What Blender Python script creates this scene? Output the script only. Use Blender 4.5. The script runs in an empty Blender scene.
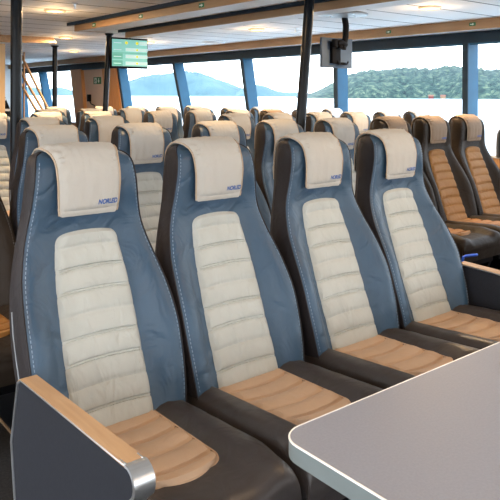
import bpy, bmesh, math, random
from mathutils import Vector, Matrix, noise
random.seed(7)
SC = bpy.context.scene
COL = SC.collection
PI = math.pi
LAMP_W, SKY, EXPO = 42., 8.0, -.40

# ------------------------------------------------------------------ materials
def new_mat(name):
    m = bpy.data.materials.new(name); m.use_nodes = True
    nt = m.node_tree
    return m, nt, nt.nodes['Principled BSDF']

def N(nt, kind, **kw):
    n = nt.nodes.new(kind)
    for k, v in kw.items():
        if k in n.inputs: n.inputs[k].default_value = v
        else: setattr(n, k, v)
    return n

def mat(name, col, rough=.5, metal=0., var=.08, vscale=6., bump=0., bscale=60., stretch=(1, 1, 1), spec=.5, wr=0., coords='Object'):
    """Colour varied by a soft noise, with a fine grain bump and, for leather and cloth, slow wrinkles."""
    m, nt, b = new_mat(name)
    b.inputs['Roughness'].default_value = rough
    b.inputs['Metallic'].default_value = metal
    b.inputs['Specular IOR Level'].default_value = spec
    tc = N(nt, 'ShaderNodeTexCoord')
    mp = N(nt, 'ShaderNodeMapping'); mp.inputs['Scale'].default_value = stretch
    nt.links.new(tc.outputs[coords], mp.inputs['Vector'])
    nz = N(nt, 'ShaderNodeTexNoise', Scale=vscale, Detail=3.)
    nt.links.new(mp.outputs[0], nz.inputs['Vector'])
    cr = N(nt, 'ShaderNodeValToRGB')
    lo = [max(0, c * (1 - var)) for c in col]; hi = [min(1, c * (1 + var)) for c in col]
    cr.color_ramp.elements[0].position = .3; cr.color_ramp.elements[1].position = .7
    cr.color_ramp.elements[0].color = (*lo, 1); cr.color_ramp.elements[1].color = (*hi, 1)
    nt.links.new(nz.outputs['Fac'], cr.inputs[0]); nt.links.new(cr.outputs[0], b.inputs['Base Color'])
    last = None
    if wr:
        w = N(nt, 'ShaderNodeTexNoise', Scale=9., Detail=2., Distortion=1.2)
        nt.links.new(mp.outputs[0], w.inputs['Vector'])
        bw = N(nt, 'ShaderNodeBump', Strength=wr, Distance=.02)
        nt.links.new(w.outputs['Fac'], bw.inputs['Height']); last = bw
    if bump:
        g = N(nt, 'ShaderNodeTexNoise', Scale=bscale, Detail=4.)
        nt.links.new(mp.outputs[0], g.inputs['Vector'])
        bp = N(nt, 'ShaderNodeBump', Strength=bump, Distance=.002)
        nt.links.new(g.outputs['Fac'], bp.inputs['Height'])
        if last: nt.links.new(last.outputs[0], bp.inputs['Normal'])
        last = bp
    if last: nt.links.new(last.outputs[0], b.inputs['Normal'])
    return m

def emit_mat(name, col, s):
    m, nt, b = new_mat(name)
    b.inputs['Base Color'].default_value = (*col, 1)
    b.inputs['Emission Color'].default_value = (*col, 1)
    b.inputs['Emission Strength'].default_value = s
    return m

def wood(name, c1, c2, scale=(1, 14, 14), rough=.45):
    m, nt, b = new_mat(name)
    tc = N(nt, 'ShaderNodeTexCoord'); mp = N(nt, 'ShaderNodeMapping'); mp.inputs['Scale'].default_value = scale
    nz = N(nt, 'ShaderNodeTexNoise', Scale=3., Detail=6., Distortion=.6)
    cr = N(nt, 'ShaderNodeValToRGB')
    cr.color_ramp.elements[0].color = (*c1, 1); cr.color_ramp.elements[1].color = (*c2, 1)
    cr.color_ramp.elements[0].position = .3; cr.color_ramp.elements[1].position = .7
    nt.links.new(tc.outputs['Object'], mp.inputs[0]); nt.links.new(mp.outputs[0], nz.inputs['Vector'])
    nt.links.new(nz.outputs['Fac'], cr.inputs[0]); nt.links.new(cr.outputs[0], b.inputs['Base Color'])
    b.inputs['Roughness'].default_value = rough
    return m

M = {}
M['blue'] = mat('blue_leather', (.033, .072, .124), .45, bump=.25, bscale=260, wr=.6, var=.10)
M['side'] = mat('taupe_side_leather', (.026, .022, .024), .6, spec=.25, bump=.3, bscale=260, wr=.30, var=.12)
M['cushion'] = mat('charcoal_seat_leather', (.046, .038, .036), .42, bump=.25, bscale=240, wr=.30, var=.10)
M['cream'] = mat('cream_panel_fabric', (.455, .465, .435), .75, bump=.35, bscale=180, wr=.55, var=.05, stretch=(1.6, 1, .8))
M['cover'] = mat('cream_cover_fabric', (.48, .455, .415), .8, bump=.3, bscale=220, wr=.35, var=.04)
M['window_lit_cover'] = mat('window_lit_cover_fabric', (.66, .70, .72), .8, bump=.3, bscale=220, wr=.35, var=.04)  # cover cloth lightened in its colour to look lit by the windows
M['tan'] = mat('tan_seat_fabric', (.52, .36, .245), .72, bump=.3, bscale=180, wr=.45, var=.06)
M['piping'] = mat('cover_piping', (.46, .35, .25), .7)
M['stitch'] = mat('pale_thread', (.22, .29, .38), .7)
M['dark_stitch'] = mat('dark_thread', (.10, .09, .085), .7)
M['brown'] = mat('dark_brown_leather', (.027, .0195, .0145), .55, spec=.14, bump=.25, bscale=240, wr=.35, var=.12)
M['amber'] = mat('amber_brown_fabric', (.31, .135, .028), .7, bump=.35, bscale=160, wr=.4, var=.10)
M['tan_cover'] = mat('tan_cover_fabric', (.265, .185, .125), .8, bump=.3, bscale=220, wr=.3, var=.05)
M['logo'] = mat('blue_print', (.010, .085, .33), .6)
M['metal'] = mat('brushed_aluminium', (.62, .64, .66), .32, .9, var=.05, vscale=30, stretch=(1, 1, 20))
M['black'] = mat('black_plastic', (.004, .004, .005), .6, spec=.1)
M['blackmetal'] = mat('black_glossy_paint', (.004, .006, .009), .28, var=.2, spec=.18)
M['laminate_dark'] = mat('charcoal_laminate', (.018, .020, .027), .7, spec=.25, var=.10, vscale=120, bump=.15, bscale=300)
M['laminate_grey'] = mat('grey_table_laminate', (.25, .268, .325), .48, var=.05, vscale=180, bump=.05, bscale=400)
M['edge_light'] = mat('white_edge_line', (.86, .83, .78), .35)
M['edge_band'] = mat('grey_edge_band', (.17, .20, .205), .45)
M['oak'] = wood('oak_top_rail', (.42, .26, .14), (.52, .335, .185), (14, 1.2, 14), .5)
M['ceilwood'] = wood('oak_trim', (.34, .195, .095), (.44, .265, .14), (10, 1., 10), .5)
M['wallwood'] = wood('orange_oak_panel', (.50, .235, .085), (.60, .30, .115), (12, 12, 1.2), .5)
M['white'] = mat('white_paint', (.74, .74, .73), .5, var=.03)
M['plate'] = mat('grey_white_plate', (.24, .235, .23), .4)
M['dull'] = mat('dull_metal', (.22, .23, .24), .5, .6)
M['pink'] = mat('pale_panel', (.70, .53, .42), .6, var=.03)
M['floor'] = mat('dark_carpet', (.020, .016, .014), .95, var=.5, vscale=90, bump=.6, bscale=200)
M['bluepaint'] = mat('grey_blue_paint', (.024, .092, .165), .5, var=.06, spec=.2)
M['greycase'] = mat('grey_case', (.085, .115, .16), .5, spec=.2)
M['darkheader'] = mat('dark_blue_header', (.020, .038, .060), .55, var=.1, spec=.15)
M['green'] = mat('exit_green', (.01, .16, .06), .5)
M['signwhite'] = mat('sign_white', (.75, .85, .78), .5)
M['bluestrap'] = mat('bright_blue_strap', (.012, .11, .75), .5)
M['warmwall'] = wood('warm_partition', (.66, .42, .20), (.76, .50, .26), (3, 3, .6), .55)
M['lamp'] = emit_mat('lamp_glow', (1, .60, .20), 6.)
M['lamprim'] = mat('lamp_rim', (.62, .50, .38), .4)

def ceiling_mat():
    m, nt, b = new_mat('white_ceiling_planks')
    tc = N(nt, 'ShaderNodeTexCoord'); sp = N(nt, 'ShaderNodeSeparateXYZ')
    nt.links.new(tc.outputs['Object'], sp.inputs[0])
    d = N(nt, 'ShaderNodeMath', operation='DIVIDE'); d.inputs[1].default_value = .47
    f = N(nt, 'ShaderNodeMath', operation='FRACT')
    g = N(nt, 'ShaderNodeMath', operation='LESS_THAN'); g.inputs[1].default_value = .055
    nt.links.new(sp.outputs['Y'], d.inputs[0]); nt.links.new(d.outputs[0], f.inputs[0]); nt.links.new(f.outputs[0], g.inputs[0])
    mx = N(nt, 'ShaderNodeMixRGB')
    mx.inputs[1].default_value = (.86, .855, .85, 1); mx.inputs[2].default_value = (.12, .11, .105, 1)
    nt.links.new(g.outputs[0], mx.inputs[0]); nt.links.new(mx.outputs[0], b.inputs['Base Color'])
    b.inputs['Roughness'].default_value = .6; b.inputs['Specular IOR Level'].default_value = .2
    return m
M['ceiling'] = ceiling_mat()

def glass_mat():
    m, nt, b = new_mat('window_glass')
    nt.nodes.remove(b)
    t = N(nt, 'ShaderNodeBsdfTransparent'); t.inputs[0].default_value = (.97, .99, 1, 1)
    g = N(nt, 'ShaderNodeBsdfGlossy'); g.inputs['Roughness'].default_value = .02
    mx = N(nt, 'ShaderNodeMixShader'); mx.inputs[0].default_value = .008
    nt.links.new(t.outputs[0], mx.inputs[1]); nt.links.new(g.outputs[0], mx.inputs[2])
    nt.links.new(mx.outputs[0], nt.nodes['Material Output'].inputs[0])
    return m
M['glass'] = glass_mat()

def sea_mat():
    m, nt, b = new_mat('fjord_water')
    b.inputs['Base Color'].default_value = (.66, .73, .75, 1); b.inputs['Roughness'].default_value = .25
    tc = N(nt, 'ShaderNodeTexCoord'); nz = N(nt, 'ShaderNodeTexNoise', Scale=.4, Detail=4.)
    bp = N(nt, 'ShaderNodeBump', Strength=.15, Distance=.2)
    nt.links.new(tc.outputs['Object'], nz.inputs['Vector']); nt.links.new(nz.outputs['Fac'], bp.inputs['Height'])
    nt.links.new(bp.outputs[0], b.inputs['Normal'])
    return m
M['sea'] = sea_mat()

def forest_mat(name, c1, c2, c3, sc):
    m, nt, b = new_mat(name)
    tc = N(nt, 'ShaderNodeTexCoord'); nz = N(nt, 'ShaderNodeTexNoise', Scale=sc, Detail=8., Roughness=.7)
    cr = N(nt, 'ShaderNodeValToRGB'); e = cr.color_ramp.elements
    e[0].position = .36; e[0].color = (*c1, 1); e[1].position = .66; e[1].color = (*c3, 1)
    k = e.new(.5); k.color = (*c2, 1)
    nt.links.new(tc.outputs['Object'], nz.inputs['Vector']); nt.links.new(nz.outputs['Fac'], cr.inputs[0])
    nt.links.new(cr.outputs[0], b.inputs['Base Color']); b.inputs['Roughness'].default_value = .95
    return m
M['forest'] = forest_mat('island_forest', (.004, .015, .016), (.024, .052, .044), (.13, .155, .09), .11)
M['mountain'] = forest_mat('hazed_mountain_side', (.055, .105, .12), (.075, .135, .15), (.10, .165, .175), .006)  # distance haze is mixed into these blue-grey tones

# ------------------------------------------------------------------ mesh helpers
def finish(name, bm, m, parent=None, smooth=True, weld=False):
    if weld: bmesh.ops.remove_doubles(bm, verts=bm.verts, dist=1e-5)
    bmesh.ops.recalc_face_normals(bm, faces=bm.faces)
    me = bpy.data.meshes.new(name); bm.to_mesh(me); bm.free()
    me.materials.append(m)
    if smooth:
        for p in me.polygons: p.use_smooth = True
        me.set_sharp_from_angle(angle=math.radians(42))
    o = bpy.data.objects.new(name, me); COL.objects.link(o)
    if parent: o.parent = parent
    return o

def thing(name, label, cat, loc=(0, 0, 0), rz=0, group=None):
    o = bpy.data.objects.new(name, None); COL.objects.link(o)
    o.empty_display_size = .1
    o.location = loc; o.rotation_euler = (0, 0, rz)
    return tag(o, label, cat, group)

def tag(o, label, cat, group=None):
    o['label'] = label; o['category'] = cat
    if group: o['group'] = group
    return o

def struct(o):
    o['kind'] = 'structure'; return o

def box(bm, c, s, rz=0., bev=0., seg=2, rot=None):
    r = bmesh.ops.create_cube(bm, size=1)
    vs = r['verts']
    for v in vs: v.co = Vector((v.co.x * s[0], v.co.y * s[1], v.co.z * s[2]))
    if bev:
        es = list({e for v in vs for e in v.link_edges})
        g = bmesh.ops.bevel(bm, geom=es, offset=bev, segments=seg, affect='EDGES', profile=.5)
        vs = list({v for f in g['faces'] for v in f.verts} | {v for v in vs if v.is_valid})
    Mx = Matrix.Translation(Vector(c)) @ (rot.to_4x4() if rot else Matrix.Rotation(rz, 4, 'Z'))
    for v in vs: v.co = Mx @ v.co
    return vs

def tube(bm, pts, r, n=8, cap=True, closed=False):
    pts = [Vector(p) for p in pts]; rings = []; L = len(pts)
    up = None
    for i, p in enumerate(pts):
        a = pts[(i - 1) % L] if (i or closed) else p
        b = pts[(i + 1) % L] if (i < L - 1 or closed) else p
        t = (b - a).normalized()
        if up is None:
            up = Vector((0, 0, 1)) if abs(t.z) < .9 else Vector((1, 0, 0))
        s = t.cross(up).normalized(); up = s.cross(t).normalized()
        rr = r[i] if isinstance(r, (list, tuple)) else r
        rings.append([bm.verts.new(p + rr * (math.cos(2 * PI * k / n) * s + math.sin(2 * PI * k / n) * up)) for k in range(n)])
    for i in range(L if closed else L - 1):
        A, B = rings[i], rings[(i + 1) % L]
        for k in range(n): bm.faces.new((A[k], A[(k + 1) % n], B[(k + 1) % n], B[k]))
    if cap and not closed:
        bm.faces.new(rings[0]); bm.faces.new(rings[-1])

def lathe(bm, prof, c=(0, 0, 0), n=28):
    rings = []
    for r, z in prof:
        rings.append([bm.verts.new((c[0] + r * math.cos(2 * PI * k / n), c[1] + r * math.sin(2 * PI * k / n), c[2] + z)) for k in range(n)] if r > 1e-6
                     else [bm.verts.new((c[0], c[1], c[2] + z))])
    for A, B in zip(rings, rings[1:]):
        for k in range(n):
            a, b = A[k % len(A)], A[(k + 1) % len(A)]; c2, d = B[(k + 1) % len(B)], B[k % len(B)]
            f = []
            for v in (a, b, c2, d):
                if v not in f: f.append(v)
            if len(f) > 2: bm.faces.new(f)

def prism(bm, poly, axis, a, b):
    """Extrude a 2-D outline along an axis between a and b."""
    def P(u, v, w): return {'x': (w, u, v), 'y': (u, w, v), 'z': (u, v, w)}[axis]
    A = [bm.verts.new(P(u, v, a)) for u, v in poly]; B = [bm.verts.new(P(u, v, b)) for u, v in poly]
    n = len(poly)
    bm.faces.new(A); bm.faces.new(B[::-1])
    for i in range(n): bm.faces.new((A[i], A[(i + 1) % n], B[(i + 1) % n], B[i]))

def grid_faces(bm, R):
    for A, B in zip(R, R[1:]):
        for i in range(len(A) - 1): bm.faces.new((A[i], A[i + 1], B[i + 1], B[i]))

def sstep(a, b, x):
    t = min(1, max(0, (x - a) / (b - a))); return t * t * (3 - 2 * t)

def interp(tab, x):
    if x <= tab[0][0]: return tab[0][1:]
    for i in range(len(tab) - 1):
        p, q = tab[i], tab[i + 1]
        if x <= q[0]:
            t = (x - p[0]) / (q[0] - p[0])
            p0 = tab[i - 1] if i else p; q1 = tab[i + 2] if i + 2 < len(tab) else q
            out = []
            for j in range(1, len(p)):
                h = q[0] - p[0]
                m0 = (q[j] - p0[j]) / max(1e-9, q[0] - p0[0]) * h
                m1 = (q1[j] - p[j]) / max(1e-9, q1[0] - p[0]) * h
                t2, t3 = t * t, t ** 3
                out.append((2 * t3 - 3 * t2 + 1) * p[j] + (t3 - 2 * t2 + t) * m0 + (-2 * t3 + 3 * t2) * q[j] + (t3 - t2) * m1)
            return tuple(out)
    return tab[-1][1:]

def dup(root, loc, label, group=None):
    r = root.copy(); COL.objects.link(r); r.location = loc; r['label'] = label
    if group: r['group'] = group
    for ch in list(root.children):
        c = ch.copy(); COL.objects.link(c); c.parent = r
        for g in ch.children:
            d = g.copy(); COL.objects.link(d); d.parent = c
    return r

# ------------------------------------------------------------------ the ferry seat
# z: half width, centre front y, wing protrusion, rear y
PROF = [(.38, .230, -.005, .030, .165), (.45, .238, .000, .035, .180), (.55, .248, .035, .052, .205), (.65, .254, .077, .066, .240),
        (.75, .255, .115, .068, .270), (.85, .248, .154, .050, .297), (.92, .236, .182, .032, .313), (1.00, .216, .210, .020, .328),
        (1.06, .201, .216, .012, .336), (1.12, .190, .211, .010, .343), (1.20, .180, .205, .008, .350), (1.25, .173, .212, .006, .352),
        (1.275, .166, .226, .004, .350), (1.290, .153, .248, .001, .342), (1.299, .130, .27, .0, .325)]

def front_y(x, z):
    hw, yc, pr, yr = interp(PROF, z)
    a = min(1, abs(x) / hw)
    y = yc - pr * sstep(.53, .86, a)
    e = max(0, (a - .90) / .10)
    return y + .010 * e * e

def zlevels():
    z = [.38 + i * (1.24 - .38) / 40 for i in range(41)]
    return z + [1.25, 1.26, 1.268, 1.276, 1.284, 1.290, 1.295, 1.299]

def wrinkle(x, z, amp):
    # creases that run out from the panel over the side bolsters
    return amp * noise.noise(Vector((x * 9 + 3, z * 34 + abs(x) * 40, 1.7))) * sstep(.10, .2, abs(x)) * sstep(.72, .95, z) * (1 - sstep(1.02, 1.15, z) * .6)

US = [-1, -.985, -.96, -.92, -.87, -.8, -.7, -.6, -.5, -.36, -.18, 0, .18, .36, .5, .6, .7, .8, .87, .92, .96, .985, 1]

def back_front_bm():
    bm = bmesh.new(); R = []
    for z in zlevels():
        hw = interp(PROF, z)[0]
        R.append([bm.verts.new((u * hw, front_y(u * hw, z) + wrinkle(u * hw, z, .010) * (1 - abs(u) ** 8), z)) for u in US])
    grid_faces(bm, R)
    # close over the crest of the head to the shell's top
    z = 1.303; hw, yc, pr, yr = interp(PROF, 1.299)
    top = [bm.verts.new((u * hw * .8, yc + .02, z)) for u in US]
    grid_faces(bm, [R[-1], top])
    return bm

def back_shell_bm():
    bm = bmesh.new(); R = []
    for z in zlevels():
        hw, yc, pr, yr = interp(PROF, z)
        ys = front_y(hw, z); d = yr - ys
        half = [(hw, ys), (hw + .002, ys + .010), (hw + .004, ys + d * .3), (hw + .001, ys + d * .6), (hw - .006, yr - .045), (hw - .018, yr - .018),
                (hw - .04, yr - .004), (hw * .6, yr + .004), (hw * .3, yr + .007)]
        w = lambda x, y: wrinkle(x + y, z, .003)
        loop = [(x, y) for x, y in half] + [(0, yr + .008)] + [(-x, y) for x, y in half[::-1]]
        R.append([bm.verts.new((x + (0 if i in (0, len(loop) - 1) else w(x, y)), y, z)) for i, (x, y) in enumerate(loop)])
    grid_faces(bm, R)
    z = 1.304; hw, yc, pr, yr = interp(PROF, 1.299)
    c = bm.verts.new((0, (yc + yr) / 2, z + .002))
    rim = R[-1]
    for a, b in zip(rim, rim[1:]): bm.faces.new((a, b, c))
    bm.faces.new((rim[-1], rim[0], c))
    bm.faces.new(R[0])
    return bm

PAN = [(.44, .138), (.55, .139), (.65, .137), (.80, .133), (.90, .127), (.98, .117), (1.03, .110), (1.045, .108)]
PZ0, PZ1 = .445, 1.044

def pleat(d, pitch):
    """Height of a quilted puff at distance d: broad pads with a stitched double seam between."""
    t = (d % pitch) / pitch
    w = .16
    if t < w:                                     # the seam: two thread valleys with a thin rib between
        return -.0075 + .0062 * math.sin(PI * t / w) ** 2
    s = (t - w) / (1 - w)
    return .0085 * math.sin(PI * s) ** .6 - .0005

def panel_bm():
    bm = bmesh.new(); R = []; nz = 150; nx = 20
    for i in range(nz + 1):
        z = PZ0 + (PZ1 - PZ0) * i / nz
        w = interp(PAN, z)[0]
        rc = .034
        if z > PZ1 - rc:
            q = (z - (PZ1 - rc)) / rc; w = w - rc + rc * math.sqrt(max(0, 1 - q * q))
        row = []
        for j in range(nx + 1):
            u = -1 + 2 * j / nx; x = u * w
            edge = min(1, (1 - abs(u)) * w / .012, (PZ1 - z) / .012 + .0)
            za = z - .007 * u * u                 # seams sag a little at the sides
            h = pleat(PZ1 - z + .022, .0665)
            h += .0022 * noise.noise(Vector((x * 42, z * 14, .5)))
            y = front_y(x, za) - (.0105 + h * .8 * sstep(0, 1, min(1, (1 - abs(u)) * w / .020))) * sstep(0, 1, max(0, edge)) + .002
            row.append(bm.verts.new((x, y, za)))
        R.append(row)
    grid_faces(bm, R)
    return bm

COV = [(.1985, 1.098), (.193, 1.115), (.190, 1.14), (.188, 1.17), (.187, 1.20), (.190, 1.227), (.197, 1.252), (.209, 1.275), (.227, 1.294), (.250, 1.306),
       (.275, 1.312), (.302, 1.312), (.328, 1.305), (.350, 1.290), (.364, 1.268), (.371, 1.235), (.373, 1.19), (.373, 1.12)]

def cover_bm():
    bm = bmesh.new(); outer = []; inner = []; nx = 26
    pts = []
    for a, b in zip(COV, COV[1:]):                # two samples between each pair
        for t in (0, .34, .67): pts.append((a[0] + (b[0] - a[0]) * t, a[1] + (b[1] - a[1]) * t))
    pts.append(COV[-1]); n = len(pts)
    cy, cz = .282, 1.215
    for i, (y, z) in enumerate(pts):
        s = i / (n - 1)
        out = Vector((0, y - cy, (z - cz) * .9)).normalized()
        hw = .1015 + .008 * math.sin(PI * min(1, s / .75)) + .030 * sstep(.36, .68, s)
        ro, ri = [], []
        for j in range(nx + 1):
            u = -1 + 2 * j / nx
            puff = .010 * (1 - u ** 4) * sstep(0, .12, s)
            gather = .0060 * math.sin(s * 95 + 2.2 * math.sin(s * 31)) * sstep(.62, .9, abs(u)) * (1 - abs(u) ** 10) * sstep(.18, .36, s) * (1 - sstep(.7, .9, s))
            fold = .0030 * noise.noise(Vector((u * 5, s * 5, 4))) + .0022 * noise.noise(Vector((u * 16, s * 7, 9)))
            seam = -.0035 * math.exp(-((z - 1.1145) / .0022) ** 2) if i < n // 2 else 0
            hem = .0022 if (i < n // 2 and z < 1.112) else 0
            drop = -.006 * max(0, (abs(u) - .9) / .1) ** 2
            ro.append(bm.verts.new(Vector((u * hw, y, z)) + out * (.004 + puff + gather + fold * (1 if s > .08 else .3) + seam + hem + drop)))
            ri.append(bm.verts.new(Vector((u * hw, y, z)) - out * .006))
        outer.append(ro); inner.append(ri)
    grid_faces(bm, outer); grid_faces(bm, inner)
    for A, B in ((outer[0], inner[0]), (outer[-1], inner[-1])): grid_faces(bm, [A, B])
    for e in (0, -1): grid_faces(bm, [[r[e] for r in outer], [r[e] for r in inner]])
    pipes = []
    for sgn, e in ((-1, 0), (1, -1)):
        bm2 = bmesh.new(); tube(bm2, [r[e].co + Vector((sgn * .001, -.0005, .001)) for r in outer], .0034, 6); pipes.append(bm2)
    return bm, pipes

def cush_top(x, y):
    """y runs from .07 behind the backrest to -.57 at the knee edge."""
    z = .458 + .034 * min(1, max(0, (.05 - y) / .47))
    z += .036 * sstep(.112, .180, abs(x)) * (1 - .4 * sstep(-.40, -.55, y))        # raised side bolsters
    r = .05
    d = -.0 + (y + .57)
    if d < r: z -= r - math.sqrt(max(0, r * r - (r - d) ** 2))
    r2 = .045; d2 = .249 - abs(x)
    if d2 < r2: z -= r2 - math.sqrt(max(0, r2 * r2 - (r2 - d2) ** 2))
    return z

def cushion_bm():
    bm = bmesh.new(); R = []
    ys = [.075 - .645 * t for t in [i / 30 for i in range(24)]] + [-.43, -.45, -.47, -.49, -.508, -.52, -.53, -.54, -.55, -.558, -.564, -.568, -.570]
    xs = [-.258, -.2575, -.256, -.253, -.249, -.243, -.236, -.228, -.217] + [-.205 + .41 / 20 * i for i in range(21)] + [.217, .228, .236, .243, .249, .253, .256, .2575, .258]
    xs = [x * .249 / .258 for x in xs]
    for y in ys:
        row = []
        for x in xs:
            k = .003 * noise.noise(Vector((x * 14, y * 14, 8))) * sstep(.13, .2, abs(x))
            row.append(bm.verts.new((x, y, cush_top(x, y) + k)))
        side = lambda x, zz: bm.verts.new((x * .985, y if y > -.56 else -.552, zz))
        R.append([side(-.250, .345), side(-.2535, .38)] + row + [side(.2535, .38), side(.250, .345)])
    grid_faces(bm, R)
    bm.faces.new(R[-1][::1]); bm.faces.new(R[0])
    bm.faces.new([r[0] for r in R] + [r[-1] for r in R[::-1]])
    return bm

def insert_bm():
    bm = bmesh.new(); R = []; ny = 120; nx = 20; y0, y1 = .03, -.40
    for i in range(ny + 1):
        y = y0 + (y1 - y0) * i / ny; w = .139 - .014 * i / ny; rc = .055; q = (y1 + rc - y) / rc
        if q > 0: w = w - rc + rc * math.sqrt(max(0, 1 - q * q))
        row = []
        for j in range(nx + 1):
            u = -1 + 2 * j / nx; x = u * w
            yy = y - .022 * (1 - u * u)
            edge = min(1, (1 - abs(u)) * w / .012, (y - y1) / .012)
            h = pleat(y0 - y + .035, .098) + .0015 * noise.noise(Vector((x * 30, y * 18, 3)))
            row.append(bm.verts.new((x, yy, cush_top(x, yy) + (.0105 + h) * sstep(0, 1, max(0, edge)) - .001)))
        R.append(row)
    grid_faces(bm, R)
    bm2 = bmesh.new()
    loop = [r[0].co for r in R] + [v.co for v in R[-1][1:-1]] + [r[-1].co for r in R[::-1]]
    tube(bm2, [p + Vector((0, 0, .002)) for p in loop], .0026, 5)
    return bm, bm2

def stitches_bm(s):
    bm = bmesh.new()
    if 1:
        z = .50
        while z < 1.27:
            hw = interp(PROF, z)[0]; x = s * (hw - .009)
            a = Vector((x, front_y(x, z) - .0012, z)); z2 = z + .0075
            hw2 = interp(PROF, z2)[0]; x2 = s * (hw2 - .009)
            b = Vector((x2, front_y(x2, z2) - .0012, z2))
            tube(bm, [a, b], .0013, 4); z += .0125
    return bm

def seam_bm(s):
    bm = bmesh.new()
    if 1:
        pts = []
        for z in zlevels()[2:]:
            hw = interp(PROF, z)[0]; pts.append((s * (hw + .001), front_y(hw, z) - .001, z))
        tube(bm, pts, .0028, 5)
    return bm

def text_obj(name, body, size, m, parent, matrix, shear=0., extrude=.0006, bold=0.):
    cu = bpy.data.curves.new(name, 'FONT'); cu.body = body; cu.size = size; cu.align_x = 'CENTER'; cu.align_y = 'CENTER'
    cu.shear = shear; cu.extrude = extrude; cu.offset = bold
    t = bpy.data.objects.new(name + '_tmp', cu); COL.objects.link(t)
    dg = bpy.context.evaluated_depsgraph_get(); dg.update()
    me = bpy.data.meshes.new_from_object(t.evaluated_get(dg))
    bpy.data.objects.remove(t); bpy.data.curves.remove(cu)
    me.transform(matrix); me.materials.clear(); me.materials.append(m); me.name = name
    o = bpy.data.objects.new(name, me); COL.objects.link(o); o.parent = parent
    return o

def make_seat(pal, label):
    t = thing('ferry_seat', label, 'seat', group='ferry seats in rows')
    finish('backrest_cushion', back_front_bm(), M[pal['front']], t)
    sh = finish('backrest_shell', back_shell_bm(), M[pal['side']], t)
    for q in (-1, 1):
        finish('seam_piping', seam_bm(q), M[pal['side']], sh)
        finish('seam_stitching', stitches_bm(q), M[pal['thread']], sh)
    finish('backrest_panel', panel_bm(), M[pal['panel']], t)
    cb, pb = cover_bm()
    cv = finish('headrest_cover', cb, M[pal['cover']], t)
    for b in pb: finish('cover_piping', b, M['piping'], cv)
    # printed ship line name, lower right of the cover
    rot = Matrix.Translation((.060, 0, 1.1335)) @ Matrix.Rotation(PI / 2, 4, 'X')
    lg = text_obj('logo_lettering', 'NORLED', .0225, M['logo'], cv, rot @ Matrix.Diagonal((.80, 1, 1, 1)), .25, 0, .0007)
    from mathutils.bvhtree import BVHTree
    bv = BVHTree.FromPolygons([v.co for v in cv.data.vertices], [tuple(p.vertices) for p in cv.data.polygons])
    for v in lg.data.vertices:
        h = bv.ray_cast(Vector((v.co.x, -.2, v.co.z)), Vector((0, 1, 0)))
        v.co.y = (h[0].y if h[0] else .18) - .0012
    cu = finish('seat_cushion', cushion_bm(), M[pal['cushion']], t)
    ib, ip = insert_bm()
    ins = finish('seat_insert', ib, M[pal['insert']], t)
    finish('insert_piping', ip, M[pal['insert']], ins)
    bm = bmesh.new()                                                     # under-frame and pedestal legs
    box(bm, (0, -.24, .315), (.46, .52, .06), bev=.012)
    box(bm, (0, .10, .36), (.40, .06, .10), bev=.01)
    finish('seat_frame', bm, M['black'], t)
    for s in (-1, 1):
        bm = bmesh.new()
        prism(bm, [(-.40, .288), (-.02, .288), (-.08, .06), (.04, .02), (.04, 0), (-.42, 0), (-.42, .02), (-.32, .06)], 'x', s * .15 - .02, s * .15 + .02)
        finish('leg', bm, M['blackmetal'], t, smooth=False)
    for s in (-1, 1):                                                    # the metal edge strip low on the rear of the shell
        bm = bmesh.new(); tube(bm, [(s * .243, .07, .42), (s * .2535, .10, .56), (s * .2565, .125, .64), (s * .2568, .15, .70), (s * .2565, .175, .76), (s * .2535, .195, .82)], .003, 6)
        finish('hinge_bracket', bm, M['dull'], t)
    return t

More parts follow.
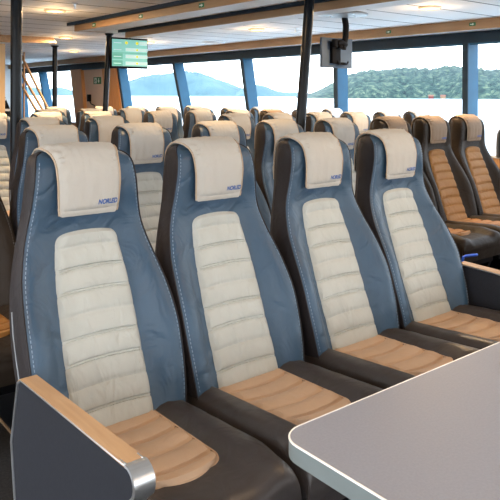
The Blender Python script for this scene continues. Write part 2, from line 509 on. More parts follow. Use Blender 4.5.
PAL = {
 'blue': dict(front='blue', side='side', thread='stitch', panel='cream', cover='cover', cushion='cushion', insert='tan'),
 'brown': dict(front='brown', side='brown', thread='dark_stitch', panel='amber', cover='tan_cover', cushion='brown', insert='amber'),
 'pale': dict(front='blue', side='side', thread='stitch', panel='cream', cover='window_lit_cover', cushion='cushion', insert='tan'),
}
ROW = 1.33
G = 'ferry seats in rows'
SEATS = []   # (palette, x, row, label)
SEATS += [
 ('blue', 0.00, 0, 'blue ferry seat with cream panel, front row, touching the charcoal end panel in the foreground'),
 ('blue', 0.53, 0, 'blue ferry seat with cream panel, second in the front row from the foreground end panel'),
 ('blue', 1.09, 0, 'blue ferry seat with cream panel, third in the front row from the foreground end panel'),
 ('blue', 1.61, 0, 'blue ferry seat with cream panel, front row, beside the far end panel'),
 ('blue', 2.87, 0, 'seat across the aisle showing only a sliver of its side at the right edge'),
 ('brown', -.08, 1, 'dark brown ferry seat cut off by the photo edge behind the foreground end panel'),
 ('blue', 0.45, 1, 'blue ferry seat, second row, directly behind the foremost front seat'),
 ('blue', 0.98, 1, 'blue ferry seat, second row, framed in the gap between the first two front seats'),
 ('blue', 1.54, 1, 'blue ferry seat, second row, headrest rising directly behind the second front seat'),
 ('blue', 2.06, 1, 'blue ferry seat, second row, almost hidden behind the third front seat and the slanted pole'),
 ('blue', 2.62, 1, 'blue ferry seat, second row, showing between the third and fourth front seats'),
 ('brown', 3.24, 1, 'dark sided ferry seat, second row, only its headrest rising behind the fourth front seat'),
 ('brown', 3.765, 1, 'dark brown ferry seat with amber panel, second row, just past the fourth front seat'),
 ('brown', 4.29, 1, 'dark brown ferry seat with amber panel, second row, nearest the window sill'),
 ('blue', 0.90, 2, 'ferry seat with tan headrest cover, third row, just right of the thick black pole'),
 ('blue', 1.43, 2, 'ferry seat with tan headrest cover, third row, below the hanging departure screen'),
 ('blue', 2.70, 2, 'blue ferry seat, third row, just past the headrest behind the second front seat'),
 ('blue', 3.22, 2, 'blue ferry seat with tan headrest cover, third row, immediately left of the slanted pole'),
 ('blue', 3.76, 2, 'blue ferry seat with tan headrest cover, third row, immediately right of the slanted pole'),
 ('blue', 4.28, 2, 'blue ferry seat, third row, second one right of the slanted pole, under the monitor'),
 ('pale', 4.80, 2, 'ferry seat with headrest cover coloured as window-lit, third row, second from the window wall'),
 ('pale', 5.32, 2, 'ferry seat with headrest cover coloured as window-lit, third row, against the window wall'),
]
K3 = [(.96, 'cut by the left photo edge'), (1.48, 'third back in the file behind the foremost seat'), (2.00, 'below the thin pole by the stair rails'),
      (2.70, 'below the foot of the second window post'), (3.22, 'showing its dark side left of the middle window post'),
      (3.76, 'just behind the seat below the middle window post'), (4.28, 'brown, rising behind the seat left of the slanted pole'), (4.80, 'right of the slanted pole'),
      (5.32, 'against the window wall')]
for x, w in K3:
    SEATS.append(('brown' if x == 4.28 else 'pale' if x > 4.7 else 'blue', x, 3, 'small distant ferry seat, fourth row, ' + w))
K4 = [(2.02, 'below the stair rails'), (2.55, 'left of the wall handset'), (3.08, 'below the wall handset'), (3.61, 'just right of the screen pole'), (4.14, 'second right of the screen pole'),
      (4.67, 'third right of the screen pole'), (5.20, 'against the window wall')]
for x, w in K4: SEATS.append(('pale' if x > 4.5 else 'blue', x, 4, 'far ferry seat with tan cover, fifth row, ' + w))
K5 = [(2.66, 'left of the screen pole'), (3.37, 'right of the screen pole'), (3.89, 'second right of the screen pole'), (4.41, 'third right of the screen pole'), (4.93, 'nearest the windows')]
for x, w in K5: SEATS.append(('blue', x, 5, 'last row ferry seat, a sliver of tan headrest, ' + w))

protos = {}
for pal, x, k, label in SEATS:
    loc = (x, k * ROW, 0)
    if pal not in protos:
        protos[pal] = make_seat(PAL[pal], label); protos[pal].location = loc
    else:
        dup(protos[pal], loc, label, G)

# ------------------------------------------------------------------ end panels (armrest boards) at both ends of the front row
def end_panel(x0, x1, label, flat=False):
    t = thing('end_panel', label, 'end panel', (x0, 0, 0), group='end panels of the front row')
    w = x1 - x0
    out = [(-.030, .700), (-.625, .727)]
    nose = []
    for a in [95, 70, 45, 20, -5, -30]:                                   # the rounded nose
        nose.append((-.640 - .034 * math.cos(math.radians(a)), .695 + .034 * math.sin(math.radians(a))))
    low = [(-.595, .600), (-.470, .30), (-.44, .0), (.0, .0), (.012, .33), (.046, .500), (-.004, .684)]
    poly = out + nose + low
    rail = [(-.006, .690), (-.030, .7045), (-.30, .7165), (-.634, .7310), (-.634, .724), (-.30, .710), (-.03, .698)]
    sink = lambda P: [(y + .10 * sstep(-.3, 0, y), z - .038 - .05 * sstep(0, -.64, y) * (1 if z > .55 else 0)) for y, z in P] if flat else P
    poly = [(y, max(0, z)) for y, z in sink(poly)]
    bm = bmesh.new(); prism(bm, poly, 'x', .004, w - .004); finish('panel_board', bm, M['laminate_dark'], t, smooth=False)
    # light edge line following the outline on both faces
    bm = bmesh.new()
    for xx in (.003, w - .003):
        tube(bm, [(xx, y, z) for y, z in poly], .0042, 6, closed=True)
    finish('edge_trim', bm, M['metal'], t)
    bm = bmesh.new()
    prism(bm, sink(rail), 'x', .0, w)
    finish('top_rail', bm, M['oak'], t, smooth=False)['label'] = 'oak top edge'
    bm = bmesh.new()
    o_ = [(-.634, .7312)] + [(-.640 - .039 * math.cos(math.radians(a)), .695 + .038 * math.sin(math.radians(a))) for a in [85, 75, 55, 35, 15, -5, -25, -40]] + [(-.605, .615), (-.58, .56)]
    i_ = [(-.634, .724)] + [(-.640 - .030 * math.cos(math.radians(a)), .695 + .030 * math.sin(math.radians(a))) for a in [85, 75, 55, 35, 15, -5, -25, -40]] + [(-.595, .615), (-.57, .56)]
    prism(bm, sink(o_ + i_[::-1]), 'x', -.001, w + .001)
    finish('nose_cap', bm, M['metal'], t)['label'] = 'silver rounded nose'
    return t
end_panel(-.308, -.2615, 'charcoal end panel with oak top edge and silver nose in the near left foreground')
end_panel(1.895, 1.952, 'charcoal end panel beyond the fourth front seat, only its inner face and rail showing', True)

# ------------------------------------------------------------------ table
def rrect(x0, x1, y0, y1, r, n=8):
    P = []
    for cx, cy, a0 in ((x1 - r, y1 - r, 0), (x0 + r, y1 - r, 90), (x0 + r, y0 + r, 180), (x1 - r, y0 + r, 270)):
        for i in range(n + 1):
            a = math.radians(a0 + 90 * i / n); P.append((cx + r * math.cos(a), cy + r * math.sin(a)))
    return P
TX0, TX1, TY0, TY1 = -.008, 1.75, -1.50, -.765
t = thing('table', 'grey laminate table with rounded corner and silver edge in the near right foreground', 'table', (.9, -1.13, 0))
def loc_(p): return [(x - .9, y + 1.13) for x, y in p]
bm = bmesh.new(); prism(bm, loc_(rrect(TX0 + .002, TX1 - .002, TY0 + .002, TY1 - .002, .06)), 'z', .712, .7505); finish('table_top', bm, M['laminate_grey'], t, smooth=False)
bm = bmesh.new()
o_, i_ = loc_(rrect(TX0, TX1, TY0, TY1, .062)), loc_(rrect(TX0 + .004, TX1 - .004, TY0 + .004, TY1 - .004, .058))
for za, zb in ((.711, .7475),):
    A = [bm.verts.new((x, y, za)) for x, y in o_]; B = [bm.verts.new((x, y, zb)) for x, y in o_]
    C_ = [bm.verts.new((x, y, zb)) for x, y in i_]; D = [bm.verts.new((x, y, za)) for x, y in i_]
    n = len(A)
    for i in range(n):
        j = (i + 1) % n
        for P, Q in ((A, B), (B, C_), (C_, D), (D, A)): bm.faces.new((P[i], P[j], Q[j], Q[i]))
finish('edge_band', bm, M['edge_band'], t)
bm = bmesh.new(); tube(bm, [(x, y, .7492) for x, y in loc_(rrect(TX0 + .0015, TX1 - .0015, TY0 + .0015, TY1 - .0015, .06))], .0026, 6, closed=True)
finish('edge_line', bm, M['edge_light'], t)
bm = bmesh.new(); lathe(bm, [(0, 0), (.26, 0), (.26, .012), (.05, .03), (.04, .05), (.04, .69), (.12, .70), (.12, .712), (0, .712)], (.0, 0, 0)); 
finish('pedestal', bm, M['blackmetal'], t)
bm = bmesh.new(); box(bm, (-.42, -.02, .697), (.05, .5, .028)); box(bm, (.42, -.02, .697), (.05, .5, .028)); box(bm, (0, -.02, .697), (.86, .05, .026)); finish('support_frame', bm, M['black'], t, smooth=False)

# ------------------------------------------------------------------ room shell
XW = 5.6; CZ = 2.30; YF = 16.6; XL = -3.3; YB = -5.
bm = bmesh.new(); box(bm, ((XW + XL) / 2, (YF + YB) / 2, -.05), (XW - XL + .3, YF - YB + .2, .1)); struct(finish('floor', bm, M['floor'], smooth=False))
bm = bmesh.new(); box(bm, ((XW + XL) / 2, (YF + YB) / 2, CZ + .05), (XW - XL + .3, YF - YB + .2, .1)); struct(finish('ceiling', bm, M['ceiling'], smooth=False))
bm = bmesh.new(); box(bm, (XW + .05, (YF + YB) / 2, .41), (.10, YF - YB, .82)); struct(finish('wall_right', bm, M['wallwood'], smooth=False))
bm = bmesh.new(); box(bm, (XW + .03, (YF + YB) / 2, .835), (.10, YF - YB, .03), bev=.006); struct(finish('trim_1', bm, M['white'], smooth=False))     # sill
bm = bmesh.new(); box(bm, (XW + .03, (YF + YB) / 2, 2.185), (.14, YF - YB, .23)); struct(finish('trim_2', bm, M['darkheader'], smooth=False))         # dark header over the windows
bm = bmesh.new(); box(bm, (XW - .05, (YF + YB) / 2, 2.066), (.03, YF - YB, .022)); struct(finish('trim_22', bm, M['bluepaint'], smooth=False))
# lowered white edge of the ceiling along the windows, faced with oak
bm = bmesh.new(); box(bm, (5.45, (YF + YB) / 2, 2.25), (.30, YF - YB, .096)); struct(finish('trim_3', bm, M['white'], smooth=False))
bm = bmesh.new(); box(bm, (5.292, (YF + YB) / 2, 2.246), (.018, YF - YB, .106)); struct(finish('trim_4', bm, M['ceilwood'], smooth=False))
bm = bmesh.new(); box(bm, ((XW + XL) / 2, YF + .05, 1.15), (XW - XL, .1, 2.3)); struct(finish('wall_far', bm, M['white'], smooth=False))

# unseen cabin sides: low walls and headers, openings sized for the daylight
bm = bmesh.new(); box(bm, (XL - .05, (YF + YB) / 2, .22), (.1, YF - YB, .44)); box(bm, (XL - .05, (YF + YB) / 2, 2.185), (.1, YF - YB, .23)); box(bm, (XL - .05, (YF + 3.5) / 2, 1.26), (.1, YF - 3.5, 1.64)); struct(finish('wall_left', bm, M['white'], smooth=False))
bm = bmesh.new(); box(bm, ((XW + XL) / 2, YB - .05, .6), (XW - XL, .1, 1.2)); box(bm, ((XW + XL) / 2, YB - .05, 2.185), (XW - XL, .1, .23)); struct(finish('wall_back', bm, M['white'], smooth=False))
# windows between the posts (y top, y bottom of each post's inner face)
posts = [(-4.6, -4.6), (-1.6, -1.6), (.40, .40), (2.42, 2.42), (4.41, 4.39), (6.46, 6.30), (8.48, 8.21), (10.63, 10.40), (12.85, 12.55), (14.95, 14.60), (16.45, 16.3)]
ZT, ZB = 2.075, .845
def post_bm(yt, yb, w=.062):
    ext = (yb - yt) * (ZT - ZB) / .76
    yb2 = yt + ext
    bm = bmesh.new()
    for xa, xb, ww in ((XW - .09, XW + .105, w),):
        prism(bm, [(yt - ww / 2, ZT), (yt + ww / 2, ZT), (yb2 + ww / 2, ZB), (yb2 - ww / 2, ZB)], 'x', xa, xb)
    return bm
for i in range(len(posts) - 1):
    (a, ab), (b, bb) = posts[i], posts[i + 1]
    if i == 7: continue                                                   # the panelled bay without glass
    e1, e2 = (ab - a) * (ZT - ZB) / .76, (bb - b) * (ZT - ZB) / .76
    w = bpy.data.objects.new(f'window_{i + 1}', None); COL.objects.link(w); struct(w)
    bm = bmesh.new(); prism(bm, [(a + .03, ZT), (b - .03, ZT), (b + e2 - .03, ZB), (a + e1 + .03, ZB)], 'x', XW + .075, XW + .083)
    finish('pane', bm, M['glass'], w, smooth=False)
    bm = post_bm(b, bb); finish('post', bm, M['bluepaint'], w, smooth=False)
    bm = bmesh.new()                                                      # room face of the post, its shade put into a dark colour
    prism(bm, [(b - .034, ZT), (b + .034, ZT), (b + e2 + .034, ZB), (b + e2 - .034, ZB)], 'x', XW - .104, XW - .089)
    finish('post_shade_face', bm, M['darkheader'], w, smooth=False)
# panelled bay between the far windows
bm = bmesh.new(); prism(bm, [(10.65, ZT), (12.85, ZT), (12.55, ZB), (10.42, ZB)], 'x', XW - .01, XW + .05); p = struct(finish('wall_panel', bm, M['pink'], smooth=False)); p.name = 'wall_bay'
bm = bmesh.new(); prism(bm, [(12.45, ZT), (13.02, ZT), (12.70, ZB), (12.2, ZB)], 'x', XW - .09, XW - .012); struct(finish('trim_5', bm, M['wallwood'], smooth=False))
bm = bmesh.new(); prism(bm, [(10.80, ZT), (11.45, ZT), (11.2, ZB), (10.55, ZB)], 'x', XW - .05, XW - .012); struct(finish('trim_6', bm, M['wallwood'], smooth=False))

# hanging ceiling strips with oak edges
def raft(n, x0, x1, yend, tip):
    bm = bmesh.new(); prism(bm, [(x0, YB), (x1, YB), (x1, yend - tip), (x0, yend)], 'z', 2.20, 2.262); struct(finish(f'trim_{n}', bm, M['white'], smooth=False))
    bm = bmesh.new(); prism(bm, [(x0 - .012, YB), (x0, YB), (x0, yend), (x0 - .012, yend)], 'z', 2.197, 2.265)
    prism(bm, [(x0, yend), (x1, yend - tip), (x1, yend - tip + .012), (x0, yend + .012)], 'z', 2.197, 2.265)
    struct(finish(f'trim_{n + 1}', bm, M['ceilwood'], smooth=False))
    bm = bmesh.new(); prism(bm, [(x0 - .05, YB), (x1 - .06, YB), (x1 - .06, yend - tip - .05), (x0 - .05, yend + .12)], 'z', 2.266, 2.2995); struct(finish(f'trim_{n + 2}', bm, M['darkheader'], smooth=False))  # dark slab painted as the shade in the gap above the strip
raft(7, 2.17, 2.42, 5.20, .25)
raft(10, 2.99, 3.22, 5.55, .25)
# oak lintel over the stairs
bm = bmesh.new(); prism(bm, [(1.7, 2.185), (1.7, 2.298), (2.75, 2.298), (2.80, 2.225)], 'y', 7.25, 7.31); struct(finish('trim_13', bm, M['ceilwood'], smooth=False))

# warm partition at the far left and its edge
bm = bmesh.new(); box(bm, (.80, 8.92, 1.15), (3.64, .08, 2.298)); struct(finish('wall_stairs', bm, M['warmwall'], smooth=False))

# ------------------------------------------------------------------ poles
def pole(p0, p1, r, label):
    p0, p1 = Vector(p0), Vector(p1)
    t = thing('support_pole', label, 'pole', p0)
    bm = bmesh.new(); tube(bm, [(0, 0, 0), p1 - p0], r, 24); finish('shaft', bm, M['blackmetal'], t)
    bm = bmesh.new(); lathe(bm, [(0, 0), (r * 2, 0), (r * 2, .012), (r * 1.05, .02), (r * 1.05, .0)], n=24); finish('base_flange', bm, M['blackmetal'], t)
    d = p1 - p0
    bm = bmesh.new(); lathe(bm, [(r * 1.02, -.03), (r * 1.5, -.018), (r * 1.6, -.001), (0, -.001)], d, n=24); finish('ceiling_flange', bm, M['blackmetal'], t)
    return t
pole((.809, 3.2, 0), (.809, 3.2, CZ), .0415, 'thick black floor to ceiling pole at the left of the cabin')
pole((2.423, 1.9, 0), (2.635, 1.9, CZ), .039, 'slanted black pole rising behind the third front seat')
pole((2.966, 6.2, 0), (3.087, 6.2, CZ), .036, 'black pole beside the green departure screen')
pole((3.38, 8.72, 0), (3.375, 8.72, CZ), .040, 'thin black pole by the stair rails')

# ------------------------------------------------------------------ staircase with three tan handrails
t = thing('staircase', 'dark staircase with tan handrails behind the big left pole', 'stairs', (3.2, 10.6, 0))
bm = bmesh.new()
for i in range(9): box(bm, (-.25, -1.0 + i * .26, .20 + i * .20), (.80, .27, .04))
finish('tread', bm, M['black'], t, smooth=False)
bm = bmesh.new()
for i in range(9): box(bm, (-.25, -1.135 + i * .26, .20 + i * .20), (.80, .012, .044))
finish('tread_nosing', bm, M['white'], t, smooth=False)
bm = bmesh.new(); prism(bm, [(-1.15, .0), (-.85, .0), (1.25, 1.62), (1.25, 1.90), (1.05, 1.80)], 'x', .16, .20); finish('stringer', bm, M['blackmetal'], t, smooth=False)
for (a, za), (b, zb) in (((.10, 2.09), (-1.28, 1.05)), ((.15, 1.807), (-1.28, .905)), ((.20, 1.617), (-1.28, .71))):
    bm = bmesh.new(); tube(bm, [(.40, a + .9, za + .62), (.40, a, za), (.40, b, zb)] if za + .62 < 2.2 else [(.40, a + .2, za + .15), (.40, a, za), (.40, b, zb)], .024, 10); finish('handrail', bm, M['oak'], t)
for y, z1 in ((.15, 2.299), (-1.38, 2.0)):
    bm = bmesh.new(); tube(bm, [(.40, y, 0), (.40, y, z1)], .018 if y < 0 else .016, 10)
    if y < 0: box(bm, (.40, y, z1), (.06, .06, .03), bev=.006)
    finish('newel_post', bm, M['ceilwood'], t)

# ------------------------------------------------------------------ hanging screens
def led(name, col, s=.85): return emit_mat(name, col, s)
M['scr'] = led('screen_mint', (.22, .53, .47), .66); M['scr2'] = led('screen_green', (.12, .44, .33), .62)
M['scrw'] = led('screen_pale', (.52, .75, .68), .66); M['scry'] = led('screen_yellow', (.90, .72, .02), .75)
t = thing('departure_screen', 'hanging flat screen with a green timetable and yellow icons beside the pole', 'screen', (3.335, 6.095, 2.045))
W_, H_ = .545, .405
bm = bmesh.new(); box(bm, (0, .02, 0), (W_, .045, H_), bev=.006); finish('housing', bm, M['black'], t)
bm = bmesh.new(); box(bm, (0, -.004, .003), (W_ - .022, .006, H_ - .05)); sc = finish('display', bm, M['scr'], t, smooth=False)
bm = bmesh.new()
for r in (2, 3): box(bm, (-.185, -.0085, .136 - .090 * r), (.150, .003, .072))
box(bm, (0, -.0085, .136 - .090 * 1.5), (W_ - .022, .003, .010))
finish('timetable_band', bm, M['scr2'], sc, smooth=False)
bm = bmesh.new()
for r in range(4):
    z = .136 - .090 * r
    if r: box(bm, (.10, -.0085, z), (.33, .003, .045))
    box(bm, (-.185, -.0105, z - .004), (.11, .002, .010))
    for q in range(3): box(bm, (.165 + .026 * q, -.0105, z), (.017, .002, .022))
    if r == 0: box(bm, (.20, -.0085, z), (.12, .003, .05))
finish('timetable_text', bm, M['scrw'], sc, smooth=False)
bm = bmesh.new()
for r in range(4):
    z = .136 - .090 * r
    for x in ((.105, -.055) if r == 0 else (.105,)):
        bm = bmesh.new(); R_ = .019 if r == 0 else .015
        vs = [bm.verts.new((x + R_ * math.cos(2 * PI * k / 14), -.0125, z + R_ * math.sin(2 * PI * k / 14))) for k in range(14)]
        vb = [bm.verts.new((v.co.x, -.0095, v.co.z)) for v in vs]
        bm.faces.new(vs); bm.faces.new(vb[::-1])
        for k in range(14): bm.faces.new((vs[k], vs[(k + 1) % 14], vb[(k + 1) % 14], vb[k]))
        finish('timetable_icon', bm, M['scry'], sc, smooth=False)
bm = bmesh.new(); tube(bm, [(.02, .03, H_ / 2 - .01), (.02, .03, .2545)], .008, 8); finish('hanger', bm, M['black'], t)

t = thing('monitor', 'wall of a hanging monitor seen from behind with black bracket below a ceiling plate', 'monitor', (3.994, 2.90, 1.925))
t['label'] = 'back of a hanging grey monitor with black bracket, under the ceiling plate by the window'
bm = bmesh.new(); box(bm, (0, .03, 0), (.445, .03, .305), bev=.005); finish('rear_case', bm, M['greycase'], t)
bm = bmesh.new(); box(bm, (0, .048, 0), (.43, .006, .29)); finish('display', bm, M['black'], t, smooth=False)
bm = bmesh.new()
box(bm, (-.05, -.005, .0), (.12, .04, .22), bev=.006)
tube(bm, [(-.075, -.05, .09), (-.02, -.06, .10), (.05, -.05, .08)], .030, 10); tube(bm, [(-.10, -.045, .05), (-.10, -.045, .13)], .03, 12); tube(bm, [(-.03, -.05, .04), (-.03, -.05, .12)], .026, 12)
tube(bm, [(.02, -.045, .04), (.055, -.045, .16), (.06, -.045, .28), (.04, -.045, .365)], .032, 10)
finish('bracket', bm, M['black'], t)
bm = bmesh.new()
tube(bm, [(-.04, -.02, -.08), (-.03, -.03, -.115), (.02, -.03, -.12), (.05, -.03, -.105), (.09, -.03, -.115), (.12, -.02, -.09)], .009, 8); box(bm, (.04, -.015, -.11), (.10, .012, .03)); finish('cable', bm, M['black'], t)
t = thing('ceiling_plate', 'white oval plate on the ceiling above the hanging monitor', 'ceiling plate', (3.83, 2.70, CZ))
bm = bmesh.new(); lathe(bm, [(.30, 0), (.30, -.012), (.285, -.02), (.10, -.022), (0, -.022)], n=32)
for v in bm.verts: v.co.y *= .72
finish('plate', bm, M['plate'], t)
for dx, dy in ((.2, .0), (-.2, .0), (0, .15), (0, -.15)):
    bm = bmesh.new(); lathe(bm, [(.014, -.021), (.012, -.027), (0, -.027)], (dx, dy, 0), n=10); finish('screw', bm, M['metal'], t)

# ------------------------------------------------------------------ emergency sign, handset and green stickers
t = thing('emergency_sign', 'green emergency exit sign with running figure and arrow on the pale wall panel', 'sign', (XW - .012, 11.74, 1.805))
def face_poly(bm, poly, x0=-.009, x1=-.005): prism(bm, poly, 'x', x0, x1)
bm = bmesh.new(); box(bm, (-.002, 0, 0), (.008, .37, .155)); finish('plate', bm, M['green'], t, smooth=False)
bm = bmesh.new()
face_poly(bm, [(.13, -.06), (.03, -.06), (.03, .06), (.13, .06)]); finish('pictogram_door', bm, M['signwhite'], t, smooth=False)
bm = bmesh.new()
face_poly(bm, [(.095, .03), (.075, .03), (.075, .05), (.095, .05)], -.012, -.009)
face_poly(bm, [(.10, .025), (.06, .025), (.05, .0), (.075, -.01), (.06, -.05), (.075, -.05), (.09, -.01), (.11, -.035), (.12, -.028), (.10, .0)], -.012, -.009)
finish('running_figure', bm, M['green'], t, smooth=False)
bm = bmesh.new(); face_poly(bm, [(-.06, .05), (-.09, .05), (-.09, 0), (-.12, 0), (-.075, -.055), (-.03, 0), (-.06, 0)]); finish('arrow', bm, M['signwhite'], t, smooth=False)
t = thing('wall_handset', 'black intercom handset with cord on the pale wall panel', 'handset', (XW - .012, 12.12, 1.42))
bm = bmesh.new(); box(bm, (-.02, 0, 0), (.04, .16, .16), bev=.01); finish('body', bm, M['black'], t)
bm = bmesh.new(); tube(bm, [(-.03, -.05, -.06), (-.04, -.15, -.13), (-.03, -.28, -.16), (-.02, -.36, -.20)], .012, 8); finish('cord', bm, M['black'], t)
for n, (x, y, z, w) in enumerate([(2.157, 4.70, 2.231, 'the far end of the near hanging oak strip'), (2.157, 3.70, 2.231, 'the middle of the near hanging oak strip'),
                     (2.157, 2.69, 2.231, 'the near end of the near hanging oak strip'), (5.282, 3.32, 2.25, 'the oak trim over the windows, beyond the ceiling lamp'), (5.282, 2.19, 2.25, 'the oak trim over the windows, nearest the right post')]):
    t = thing('escape_sticker', 'small green escape route sticker on ' + w, 'sticker', (x, y, z), group='escape route stickers')
    bm = bmesh.new(); box(bm, (0, 0, 0), (.004, .075, .036)); finish('plate', bm, M['green'], t, smooth=False)
    bm = bmesh.new(); prism(bm, [(.026, .005), (.0, .005), (.0, .012), (-.024, 0), (.0, -.012), (.0, -.005), (.026, -.005)], 'x', -.004, -.002); finish('arrow', bm, M['signwhite'], t, smooth=False)

# ------------------------------------------------------------------ ceiling lamps
LAMPS = [(4.11, 1.87, 'nearest the windows at the right edge'), (4.18, 4.45, 'between the oak strip and the window trim'), (4.17, 7.05, 'half hidden behind the departure screen'),
         (4.18, 9.80, 'farthest back, left of the screen pole'), (1.56, 4.29, 'beside the big left pole'), (2.86, 7.07, 'second past the big left pole'),
         (1.56, 1.70, None), (1.56, -.9, None), (4.11, -.75, None), (-1.0, 1.70, None), (-1.0, -.9, None), (-1.0, 4.29, None), (1.56, -3.4, None), (-1.0, -3.4, None), (-2.6, .4, None), (-2.6, 3.4, None)]  # entries without a place text are unseen lamps added for extra light
for i, (x, y, w) in enumerate(LAMPS):
    if w:
        t = thing('ceiling_lamp', 'round warm ceiling lamp, ' + w, 'ceiling lamp', (x, y, CZ), group='round ceiling lamps')
    else:
        t = thing('ceiling_lamp', 'round warm ceiling lamp added out of view to light the cabin', 'ceiling lamp', (x, y, CZ), group='round ceiling lamps')
    bm = bmesh.new(); lathe(bm, [(.105, -.0005), (.105, -.008), (.092, -.018), (.080, -.018), (.080, -.004)], n=32); finish('rim', bm, M['lamprim'], t)
    bm = bmesh.new(); lathe(bm, [(.079, -.006), (.079, -.014), (.05, -.019), (0, -.021)], n=32); finish('diffuser', bm, M['lamp'], t)
    L = bpy.data.lights.new('lamp_light', 'AREA'); L.shape = 'DISK'; L.size = .30; L.energy = LAMP_W * (1.35 if w else .42); L.color = (1, .66, .34)
    lo = bpy.data.objects.new('lamp_light', L); COL.objects.link(lo); lo.location = (x, y, CZ - .03)
    L = bpy.data.lights.new('lamp_glow_light', 'POINT'); L.shadow_soft_size = .10; L.energy = 7. if w else 4.; L.color = (1, .66, .34)
    lo = bpy.data.objects.new('lamp_glow_light', L); COL.objects.link(lo); lo.location = (x, y, CZ - .16)
t = thing('ceiling_speaker', 'small flush white grille on the ceiling between the oak strip and the windows', 'ceiling grille', (4.95, 6.45, CZ))
bm = bmesh.new(); lathe(bm, [(.17, -.0005), (.17, -.01), (.15, -.016), (0, -.016)], n=28); finish('rim', bm, M['white'], t)
bm = bmesh.new(); lathe(bm, [(.14, -.0165), (.14, -.019), (0, -.019)], n=28); finish('grille', bm, M['lamprim'], t)
for x, y, w in ((1.505, 3.71, 'near the big left pole'), (4.464, 4.054, 'left of the slanted pole top')):
    t = thing('sprinkler', 'small metal sprinkler head on the ceiling, ' + w, 'sprinkler', (x, y, CZ), group='ceiling sprinklers')
    bm = bmesh.new(); lathe(bm, [(.028, -.0005), (.028, -.006), (.010, -.01), (.010, -.035), (.006, -.04), (.006, -.05), (.022, -.052), (.022, -.056), (0, -.056)], n=16); finish('head', bm, M['metal'], t)

# ------------------------------------------------------------------ small things
bm = bmesh.new(); box(bm, (.135, 3.0, .006), (.05, 6.4, .012)); struct(finish('trim_20', bm, M['metal'], smooth=False))      # aluminium seat track in the floor
bm = bmesh.new(); box(bm, (.06, 3.0, .006), (.03, 6.4, .012)); struct(finish('trim_21', bm, M['oak'], smooth=False))  # tan strip standing in for the warm reflection on the metal track
bm = bmesh.new(); tube(bm, [(2.88, .74, .0), (2.884, .73, .2), (2.892, .712, .37), (2.899, .705, .425), (2.92, .70, .428), (3.05, .70, .418)], .009, 8)
tag(finish('strap', bm, M['bluestrap']), 'bright blue strap below the dark brown seats at the right', 'strap')

# ------------------------------------------------------------------ outside: fjord, wooded island, far mountains
SEAZ = -2.6
bm = bmesh.new(); vs = [bm.verts.new(p) for p in ((-9000, -9000, SEAZ), (14000, -9000, SEAZ), (14000, 14000, SEAZ), (-9000, 14000, SEAZ))]; bm.faces.new(vs)
o = finish('sea', bm, M['sea'], smooth=False); o['kind'] = 'structure'

def ridge(name, label, az0, az1, D, depth, prof, m, seed, rough=.12, n=150, nd=16):
    bm = bmesh.new(); R = []
    for j in range(nd + 1):
        v = j / nd; row = []
        for i in range(n + 1):
            a = az0 + (az1 - az0) * i / n
            H = interp(prof, a)[0]
            s = math.sin(PI * min(1, v * .5 / .55) ** .75) if v < .55 * 2 else 0
            p = Vector((a * 40, v * 6, seed))
            h = H * s * (1 + rough * (noise.noise(p * 3) + .6 * noise.noise(p * 9) + .4 * noise.noise(p * 24)))
            d = D + depth * v + depth * .12 * noise.noise(Vector((a * 25, seed, 2)))
            row.append(bm.verts.new((-.96 + d * math.sin(a), -1.86 + d * math.cos(a), SEAZ - 1 + max(0, h) * 1.0)))
        R.append(row)
    grid_faces(bm, R)
    o = finish(name, bm, m); return tag(o, label, 'hill')
def az(px): return math.radians(38.6027) + math.atan((px - 250) / 667.)
def hp(lst, D, hz=95.5): return [(az(px), (hz - y) / 667. * D / max(.4, math.cos(az(px) - math.radians(38.6))) ** 0 + 3) for px, y in lst]
ridge('island', 'wooded green island across the water, seen through the right windows', az(296), az(560), 1000, 420,
      hp([(296, 95), (310, 92), (322, 87), (335, 79), (347, 73), (360, 70), (372, 68.5), (385, 67.5), (398, 65.5), (412, 65.5), (425, 66), (440, 65), (455, 65), (470, 66), (485, 68), (500, 69), (530, 76), (560, 90)], 1110), M['forest'], 3.3, .10, 220, 22)
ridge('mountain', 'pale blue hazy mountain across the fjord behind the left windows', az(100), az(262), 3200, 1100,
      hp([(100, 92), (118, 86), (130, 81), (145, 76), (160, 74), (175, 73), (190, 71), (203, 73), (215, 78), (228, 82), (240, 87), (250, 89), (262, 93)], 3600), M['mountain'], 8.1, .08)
ridge('headland', 'low haze-pale headland between the mountain and the wooded island', az(236), az(330), 2200, 600,
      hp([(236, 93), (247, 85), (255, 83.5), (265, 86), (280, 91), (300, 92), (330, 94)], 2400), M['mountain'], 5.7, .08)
ridge('shore', 'low haze-pale shore seen through the far left window', az(10), az(84), 3200, 900,
      hp([(10, 90), (30, 88), (45, 90), (60, 88), (72, 91), (84, 94)], 3600), M['mountain'], 2.2, .08)

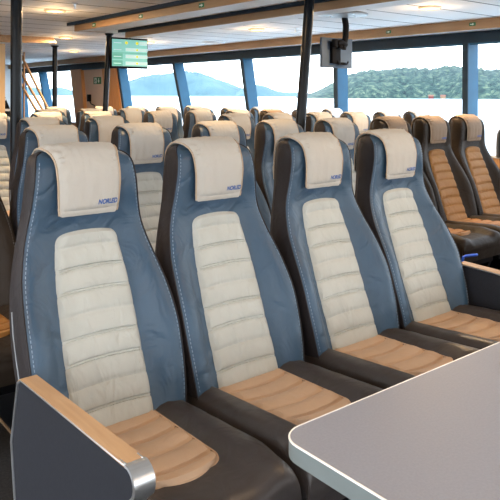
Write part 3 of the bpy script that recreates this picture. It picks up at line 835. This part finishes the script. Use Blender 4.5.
def house(px, d, w, h, col, label):
    a = az(px); t = thing('house', label, 'house', (-.96 + d * math.sin(a), -1.86 + d * math.cos(a), SEAZ - .5), -a, group='houses on the island shore')
    bm = bmesh.new(); box(bm, (0, 0, h / 2), (w, w * .7, h)); finish('walls', bm, mat('house_paint', col, .7), t, smooth=False)
    bm = bmesh.new(); prism(bm, [(-w * .42, h), (w * .42, h), (0, h * 1.6)], 'x', -w * .54, w * .54); finish('roof', bm, mat('roof_tiles', (.20, .08, .05), .8), t, smooth=False)
house(358, 1000, 8, 6, (.22, .22, .21), 'small white house on the shore at the low end of the wooded island')
house(431, 1000, 7, 4., (.14, .02, .016), 'small red house on the shore of the wooded island')
house(443, 1000, 7, 4., (.22, .13, .07), 'small ochre house on the island shore beside the red one')

# sky: bright hazy daylight
wd = bpy.data.worlds.new('sky'); SC.world = wd; wd.use_nodes = True
nt = wd.node_tree; bg = nt.nodes['Background']
tc = N(nt, 'ShaderNodeTexCoord'); sp = N(nt, 'ShaderNodeSeparateXYZ'); cr = N(nt, 'ShaderNodeValToRGB')
e = cr.color_ramp.elements
e[0].position = .0; e[0].color = (.93, .975, 1, 1); e[1].position = .6; e[1].color = (.62, .80, 1, 1)
k = e.new(.10); k.color = (.95, .98, 1, 1)
nt.links.new(tc.outputs['Generated'], sp.inputs[0]); nt.links.new(sp.outputs['Z'], cr.inputs[0]); nt.links.new(cr.outputs[0], bg.inputs['Color'])
bg.inputs['Strength'].default_value = SKY

# ------------------------------------------------------------------ camera
yaw, pit, rol = math.radians(38.6027), math.radians(.1161), math.radians(.1873)
fw = Vector((math.sin(yaw) * math.cos(pit), math.cos(yaw) * math.cos(pit), -math.sin(pit)))
r_ = Vector((math.cos(yaw), -math.sin(yaw), 0)); u_ = r_.cross(fw)
Rr = math.cos(rol) * r_ + math.sin(rol) * u_; Uu = -math.sin(rol) * r_ + math.cos(rol) * u_
cd = bpy.data.cameras.new('camera'); co = bpy.data.objects.new('camera', cd); COL.objects.link(co)
mw = Matrix((( Rr.x, Uu.x, -fw.x, -.9618), (Rr.y, Uu.y, -fw.y, -1.8616), (Rr.z, Uu.z, -fw.z, 1.4889), (0, 0, 0, 1)))
co.matrix_world = mw
cd.sensor_width = 36; cd.lens = 667.086 / 500 * 36; cd.shift_y = -153.2244 / 500; cd.clip_end = 30000; cd.clip_start = .05
SC.camera = co
SC.view_settings.view_transform = 'Standard'; SC.view_settings.look = 'None'; SC.view_settings.gamma = 1
SC.view_settings.use_curve_mapping = False
SC.view_settings.exposure = EXPO
